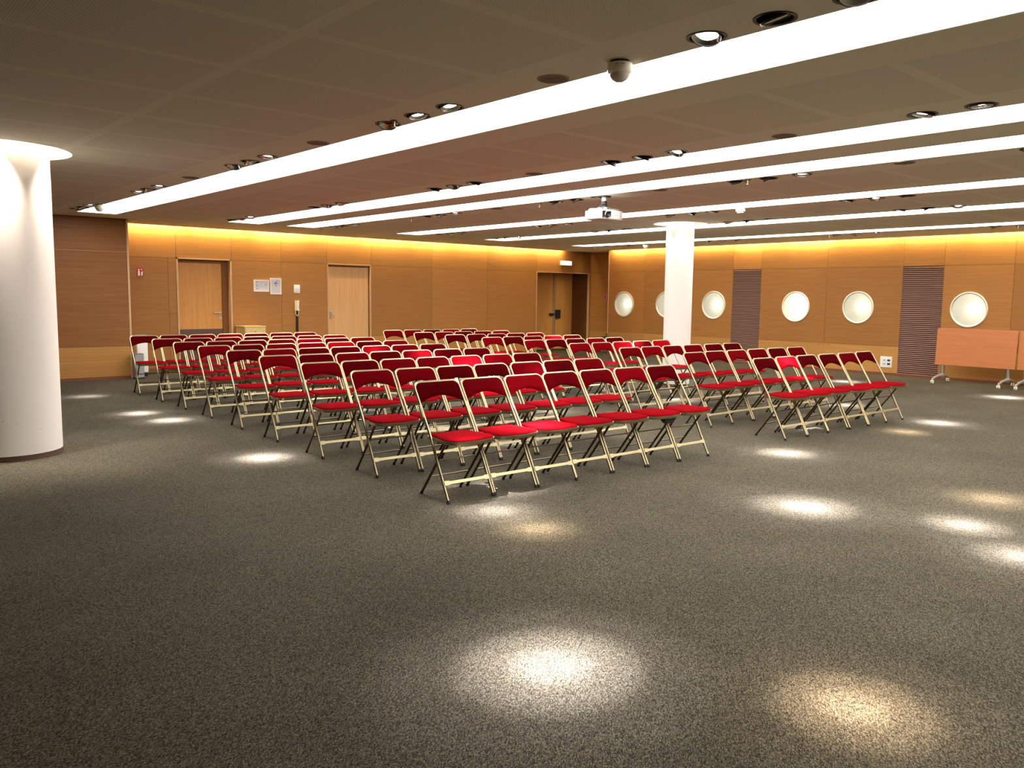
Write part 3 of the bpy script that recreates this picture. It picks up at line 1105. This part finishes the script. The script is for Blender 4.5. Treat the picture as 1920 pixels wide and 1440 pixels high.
ROWW = ['front', 'second', 'third', 'fourth', 'fifth', 'sixth', 'seventh', 'eighth', 'back']
A0 = -.033
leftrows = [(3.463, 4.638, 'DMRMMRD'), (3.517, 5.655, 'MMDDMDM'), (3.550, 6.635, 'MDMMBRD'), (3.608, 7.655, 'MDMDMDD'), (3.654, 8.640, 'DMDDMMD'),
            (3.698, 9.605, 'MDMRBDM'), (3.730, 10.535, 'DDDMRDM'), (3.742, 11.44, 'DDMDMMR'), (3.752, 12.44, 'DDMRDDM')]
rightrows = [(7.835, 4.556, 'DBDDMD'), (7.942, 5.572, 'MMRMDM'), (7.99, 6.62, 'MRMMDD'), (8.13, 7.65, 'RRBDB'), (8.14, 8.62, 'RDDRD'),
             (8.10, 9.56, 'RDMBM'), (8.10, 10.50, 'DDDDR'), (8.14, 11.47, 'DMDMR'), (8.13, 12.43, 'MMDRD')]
first = [True]
def place(x, y, rz, label, tone, group):
    if first[0]:
        c = proto
        first[0] = False
    else:
        c = copy_tree(proto)
    c.location = (x, y, 0)
    c.rotation_euler = (0, 0, rz)
    tag(c, label, 'chair', group)
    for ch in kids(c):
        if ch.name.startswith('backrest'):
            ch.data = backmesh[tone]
    return c
for bi, (rows, side) in enumerate(((leftrows, 'left'), (rightrows, 'right'))):
    for ri, (fx, fy, tones) in enumerate(rows):
        n = len(tones)
        ang = A0 + random.uniform(-.006, .006)
        for k, tn in enumerate(tones):
            pitch = .4305 if side == 'left' else .4325
            dx = HX + .0025 + k * pitch
            x = fx + dx * math.cos(ang)
            y = fy + dx * math.sin(ang) + (random.uniform(-.014, .014) if n else 0)
            pos = 'leftmost' if k == 0 else ('rightmost' if k == n - 1 else ORD[k] + ' from left')
            lab = 'red velvet folding chair, %s in the %s row of the %s block' % (pos, ROWW[ri], side)
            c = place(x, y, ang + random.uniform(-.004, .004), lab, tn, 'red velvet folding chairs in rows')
            if side == 'left' and ri == 0 and k == 5:
                # black clip under this one seat
                bm = B()
                prism(bm, [(-.07, .424), (.07, .424), (.07, .40), (.035, .372), (-.035, .372), (-.07, .40)], .05, Matrix.Translation((.03, .02, 0)) @ Matrix.Rotation(PI / 2, 4, 'X'))
                o = obj('seat_clip', bm, M_black, c)
                o['label'] = 'black clip under the seat'
            if k == 0 and ri < 4:
                bm = B()
                q = [P3(-HX - .0105, t, d) for t, d in ((tz(.585), -.011), (tz(.672), -.011), (tz(.672), .011), (tz(.585), .011))]
                q2 = [p + Vector((-.005, 0, 0)) for p in q]
                va = [bm.verts.new(p) for p in q]; vb = [bm.verts.new(p) for p in q2]
                for i in range(4):
                    bm.faces.new((va[i], va[(i + 1) % 4], vb[(i + 1) % 4], vb[i]))
                bm.faces.new(va); bm.faces.new(vb[::-1])
                obj('coupling_plate', bm, M_dullgold, c)

# ------------------------------------------------------------------ projector
t = thing('projector', 'white ceiling projector hanging in front of the slender pillar', 'projector', (7.58, 6.99, CZ), -.06)
bm = B(); lathe(bm, [(.085, 0), (.085, -.012), (.03, -.016)], 32); obj('ceiling_plate', bm, M_blackmetal, t, True)
bm = B(); lathe(bm, [(.030, -.012), (.030, -.062)], 24); obj('tube', bm, M_whiteplastic, t, True)
bm = B(); lathe(bm, [(.034, -.060), (.036, -.10), (.030, -.105), (.05, -.112), (.05, -.128), (.02, -.13)], 24)
box(bm, -.075, .075, -.02, .02, -.132, -.122); obj('ball_joint', bm, M_black, t, True)
bm = B()
lathe(bm, [(.06, -.128), (.085, -.142), (.085, -.160), (0, -.162)], 28)
for sx in (-1, 1):
    for sy in (-1, 1):
        tube(bm, [(sx * .05, sy * .05, -.15), (sx * .14, sy * .10, -.158), (sx * .15, sy * .11, -.170)], .008, 8)
obj('bracket', bm, M_steel, t, True)
bm = B(); box(bm, -.185, .185, -.145, .145, -.290, -.178, .018, 3); box(bm, -.12, .12, -.10, .10, -.182, -.166, .008, 2)
body = obj('body', bm, M_whiteplastic, t, True)
bm = B(); box(bm, .0, .17, -.05, .12, -.180, -.160, .01, 2); obj('top_cover', bm, M_black, t, True)
bm = B(); box(bm, -.165, -.02, -.149, -.140, -.277, -.193); obj('lens_window', bm, M_glassdark, t)
bm = B(); lathe(bm, [(.034, 0), (.034, .012), (.026, .014), (.022, .006), (0, .010)], 28, Matrix.Translation((-.088, -.148, -.236)) @ Matrix.Rotation(PI / 2, 4, 'X')); obj('lens', bm, M_glassdark, t, True)
bm = B(); lathe(bm, [(.036, .0), (.040, .006), (.036, .010)], 28, Matrix.Translation((-.088, -.148, -.236)) @ Matrix.Rotation(PI / 2, 4, 'X')); obj('lens_ring', bm, M_steel, t, True)
bm = B()
for k in range(4):
    y0 = -.085 + k * .043
    for j in range(4):
        box(bm, -.187, -.183, y0, y0 + .028, -.275 + j * .019, -.262 + j * .019)
obj('side_grille', bm, M_vent, t)
bm = B(); box(bm, .045, .085, -.1465, -.1445, -.238, -.230); obj('badge', bm, M_printlight, t)
bm = B(); box(bm, .135, .140, -.1465, -.1445, -.285, -.185); box(bm, .155, .160, -.1465, -.1445, -.285, -.185); obj('front_grooves', bm, M_greyplastic, t)

# ------------------------------------------------------------------ things on the back wall
def framed(name, label, x0, x1, z0, z1):
    t = thing(name, label, 'picture frame', ((x0 + x1) / 2, YB, (z0 + z1) / 2))
    w, h = (x1 - x0) / 2, (z1 - z0) / 2
    bm = B()
    b = .022
    box(bm, -w, w, -.02, 0, h - b, h); box(bm, -w, w, -.02, 0, -h, -h + b)
    box(bm, -w, -w + b, -.02, 0, -h + b, h - b); box(bm, w - b, w, -.02, 0, -h + b, h - b)
    obj('frame', bm, M_signwhite, t)
    bm = B(); box(bm, -w + b, w - b, -.010, -.002, -h + b, h - b); obj('sheet', bm, M_paper, t)
    return t, w, h
t, w, h = framed('notice_frame', 'white framed landscape notice with small marks down its left side', 7.085, 7.408, 1.515, 1.752)
bm = B()
for x, z, a, b in ((-.098, .072, .030, .012), (-.094, .010, .016, .030), (-.092, -.022, .014, .014), (-.096, -.060, .022, .022), (-.060, -.055, .03, .006), (-.055, -.03, .02, .004), (.088, .02, .008, .05)):
    box(bm, x - a / 2, x + a / 2, -.0115, -.0095, z - b / 2, z + b / 2)
obj('print', bm, M_print, t)
t, w, h = framed('notice_frame', 'white framed portrait notice with a dark triangular emblem', 7.432, 7.676, 1.465, 1.795)
bm = B()
prism(bm, [(-.040, .060), (.045, .115), (.045, .100), (.010, .078), (.018, .066), (.045, .062), (.045, .045), (-.015, .048)], .002, Matrix.Translation((0, -.0095, 0)) @ Matrix.Rotation(PI / 2, 4, 'X'))
for x, z, a, b in ((.0, .022, .050, .010), (.01, .006, .03, .006), (.015, -.012, .02, .006)):
    box(bm, x - a / 2, x + a / 2, -.0115, -.0095, z - b / 2, z + b / 2)
obj('emblem', bm, M_print, t)
bm = B()
for k in range(5):
    box(bm, -.08, .08 - .02 * (k % 2), -.0112, -.0095, -.05 - k * .018, -.046 - k * .018)
obj('text_lines', bm, M_printlight, t)

t = thing('wall_plate', 'blank white plate on the wall above the handset', 'wall plate', (8.025, YB, 1.58))
bm = B(); box(bm, -.067, .067, -.022, 0, -.087, .087, .008, 2); obj('cover', bm, M_whiteplastic, t, True)
bm = B(); box(bm, -.069, .069, -.006, .0, -.089, .089); obj('back_box', bm, M_greyplastic, t)
t = thing('wall_phone', 'cream wall telephone handset with looped cord on a dark riser', 'telephone', (8.0, YB, 1.235))
bm = B(); box(bm, -.032, .055, -.045, -.002, -.11, .105, .012, 2); obj('cradle', bm, M_creamplastic, t, True)
bm = B(); box(bm, -.018, .036, -.085, -.05, -.085, .085, .010, 2); box(bm, -.020, .040, -.090, -.042, .065, .108, .010, 2); box(bm, -.020, .040, -.090, -.042, -.108, -.065, .010, 2); obj('handset', bm, M_creamplastic, t, True)
bm = B(); tube(bm, [(-.02, -.06, -.02), (-.036, -.06, -.06), (-.040, -.06, -.14), (-.030, -.06, -.19), (-.004, -.06, -.215), (.022, -.06, -.19), (.034, -.05, -.14), (.03, -.04, -.10)], .008, 10); obj('cord', bm, M_creamplastic, t, True)
bm = B(); box(bm, -.006, .036, -.03, -.001, -1.18, -.11); obj('riser', bm, M_riser, t)

# red fire-equipment signs
t = thing('fire_sign', 'red and white equipment sign left of the first door', 'sign', (4.915, YB, 1.842))
bm = B(); box(bm, -.06, .06, -.006, 0, -.075, .075); obj('plate', bm, M_red, t)
bm = B()
box(bm, -.040, -.008, -.008, -.0055, -.062, .020); box(bm, -.032, -.016, -.008, -.0055, .020, .045); box(bm, -.045, -.01, -.008, -.0055, .045, .056)
box(bm, .016, .040, -.008, -.0055, -.062, .005); box(bm, .012, .036, -.008, -.0055, .042, .058); box(bm, .038, .046, -.008, -.0055, -.03, .02)
obj('pictograms', bm, M_signwhite, t)
t = thing('fire_sign', 'small red sign with white bar in the far right corner', 'sign', (XR2, 15.40, 1.485))
bm = B(); box(bm, -.006, 0, -.085, .085, -.075, .075); obj('plate', bm, M_red, t)
bm = B()
box(bm, -.008, -.0055, -.012, .012, -.05, .05)
for a, b, c, d in ((-.08, .08, .064, .071), (-.08, .08, -.071, -.064), (-.08, -.073, -.07, .07), (.073, .08, -.07, .07)):
    box(bm, -.008, -.0055, a, b, c, d)
obj('pictogram', bm, M_signwhite, t)

# emergency light over the niche
t = thing('exit_light', 'glowing white emergency light above the deep doorway', 'light', (15.88, YB, 2.385))
bm = B(); box(bm, -.19, .19, -.075, .006, -.062, .062, .01, 2); obj('case', bm, M_whiteplastic, t, True)
bm = B(); box(bm, -.175, .175, -.082, -.0745, -.05, .05); obj('panel', bm, M_exit, t)
bm = B(); box(bm, -.085, -.055, -.0845, -.0815, -.012, .022); prism(bm, [(-.07, .02), (-.04, .005), (-.07, -.01)], .002, Matrix.Translation((0, -.0822, 0)) @ Matrix.Rotation(PI / 2, 4, 'X')); obj('pictogram', bm, M_vent, t)

# low cabinet in front of the back wall
t = thing('low_cabinet', 'low pale wooden cabinet against the back wall by the first door', 'cabinet', (6.90, 15.76, 0))
bm = B(); box(bm, -.215, .215, -.20, .22, .04, .815); obj('body', bm, M_cream, t)
bm = B(); box(bm, -.225, .225, -.21, .22, .815, .84, .004); obj('top', bm, M_cream, t)
bm = B(); box(bm, -.205, .205, -.216, -.201, .06, .80); dr = obj('door', bm, M_cream, t)
bm = B(); cyl(bm, (.0, -.216, .735), .010, -.022, 16, 'y'); obj('knob', bm, M_gold, dr, True)
bm = B(); box(bm, -.20, .20, -.18, .20, 0, .04); obj('plinth', bm, M_gap, t)

# pedestal bin and grey box between the walls at the left
t = thing('pedestal_bin', 'slim white pedestal bin on a black base behind the back left chairs', 'bin', (4.66, 15.30, 0))
bm = B(); box(bm, -.095, .095, -.09, .09, .06, .72, .02, 3); obj('body', bm, M_whiteplastic, t, True)
bm = B(); box(bm, -.075, .085, -.085, .085, 0, .06, .01); obj('base', bm, M_black, t)
bm = B(); box(bm, -.097, .097, -.092, .092, .68, .73, .015, 2); obj('lid', bm, M_greyplastic, t, True)
t = thing('waste_box', 'low grey metal waste box beside the white pedestal bin', 'bin', (4.47, 14.85, 0))
bm = B(); box(bm, -.075, .075, -.08, .08, .02, .42, .006); obj('body', bm, M_greyplastic, t)
bm = B(); box(bm, -.078, .078, -.083, .083, .42, .435, .004); obj('rim', bm, M_steel, t)
bm = B(); box(bm, -.07, .07, -.075, .075, 0, .02); obj('base', bm, M_black, t)

# black stand leaning in the far corner
t = thing('folded_stand', 'small black folded stand leaning in the far right corner', 'stand', (16.25, 14.85, 0))
bm = B(); tube(bm, [(.14, .05, .52), (.05, .0, .40), (-.06, -.02, .02)], .016, 8); obj('post', bm, M_black, t, True)
bm = B(); tube(bm, [(-.06, .12, .02), (.02, .03, .42)], .014, 8); obj('leg', bm, M_black, t, True)
bm = B(); tube(bm, [(-.05, -.14, .02), (.02, -.01, .42)], .014, 8); obj('leg', bm, M_black, t, True)
bm = B(); box(bm, -.10, .10, -.07, .07, .36, .45, .02, 2); obj('head', bm, M_black, t, True)

# socket plate and cupboard catches on the right wall
t = thing('socket_plate', 'white socket plate low on the right wall by the right vent', 'socket', (XR, 7.462, .262))
bm = B(); box(bm, -.012, 0, -.118, .118, -.108, .108, .004); obj('plate', bm, M_whiteplastic, t)
for y, z, mm in ((-.055, .035, M_black), (-.055, -.038, M_black), (.035, .035, M_vent), (.035, -.038, M_vent)):
    bm = B(); box(bm, -.016, -.011, y - .028, y + .028, z - .018, z + .018); obj('socket', bm, mm, t)
for y, w in ((8.92, 'left'), (8.69, 'right'), (11.30, None)):
    lab = 'small brass pull on the right wall, %s of the pair below the bright porthole' % w if w else 'small brass pull on the right wall left of the left vent'
    o = None
    bm = B(); box(bm, -.018, .006, -.026, .026, -.006, .006, .003)
    t = tag(obj('panel_pull', bm, M_gold, None), lab, 'handle', 'brass pulls on the right wall')
    t.location = (XR, y, ZRD - .018)

# ------------------------------------------------------------------ flip-top tables folded at the right
def flip_table(yc, L, label, tp):
    t = thing('folding_table', label, 'table', (15.86, yc, 0), group='folded orange flip-top tables')
    hl = L / 2
    M = Matrix.Translation((.03, 0, .655)) @ Matrix.Rotation(math.radians(4), 4, 'Y')
    bm = B(); box(bm, -.013, .013, -hl, hl, -.335, .335, .005, 2, M=M)
    obj('tabletop', bm, M_orange, t)
    bm = B(); box(bm, .045, .095, -hl + .16, hl - .16, .60, .66); obj('crossbar', bm, M_greyplastic, t)
    for s in (-1, 1):
        y = s * (hl - .12)
        bm = B(); tube(bm, [(.07, y, .085), (.07, y, .64)], .032, 14); obj('column', bm, M_steel, t, True)
        bm = B()
        tube(bm, [(-.36, y, .082), (-.22, y, .115), (.0, y, .128), (.07, y, .13), (.15, y, .125), (.33, y, .082)], [.018, .024, .032, .036, .032, .018], 10)
        ft = obj('foot', bm, M_greyplastic, t, True)
        for x in (-.36, .33):
            bm = B(); cyl(bm, (x, y, .10), .012, -.03, 10, 'z'); cyl(bm, (x - .004, y - .022, .032), .032, .016, 20, 'y'); cyl(bm, (x - .004, y + .006, .032), .032, .016, 20, 'y')
            obj('caster', bm, M_creamplastic, t, True)
    return t
flip_table(5.625, 1.33, 'orange flip-top table folded upright on casters below the rightmost porthole', .0)
flip_table(4.285, 1.30, 'second folded orange table cut off by the right edge of the photo', .0)

# ------------------------------------------------------------------ world, camera, view
w = bpy.data.worlds.new('world')
scn.world = w
w.use_nodes = True
w.node_tree.nodes['Background'].inputs[0].default_value = (.02, .016, .012, 1)
w.node_tree.nodes['Background'].inputs[1].default_value = .2

PITCHC, ROLLC, YAWC, FPX = 0.10582, 0.01159, 0.71923, 1547.645
fwd = Vector((math.sin(YAWC) * math.cos(PITCHC), math.cos(YAWC) * math.cos(PITCHC), -math.sin(PITCHC)))
right = Vector((math.cos(YAWC), -math.sin(YAWC), 0))
up = right.cross(fwd)
rr = math.cos(ROLLC) * right + math.sin(ROLLC) * up
uu = -math.sin(ROLLC) * right + math.cos(ROLLC) * up
cam = bpy.data.cameras.new('camera')
cam.sensor_fit = 'HORIZONTAL'
cam.sensor_width = 36
cam.lens = FPX / 1920 * 36
cam.clip_start = .05
co = link(bpy.data.objects.new('camera', cam))
M = Matrix((rr, uu, -fwd)).transposed().to_4x4()
M.translation = Vector((0, 0, 1.48))
co.matrix_world = M
scn.camera = co
scn.view_settings.view_transform = 'Standard'
scn.view_settings.look = 'None'
scn.view_settings.gamma = 1
scn.view_settings.exposure = 0.0
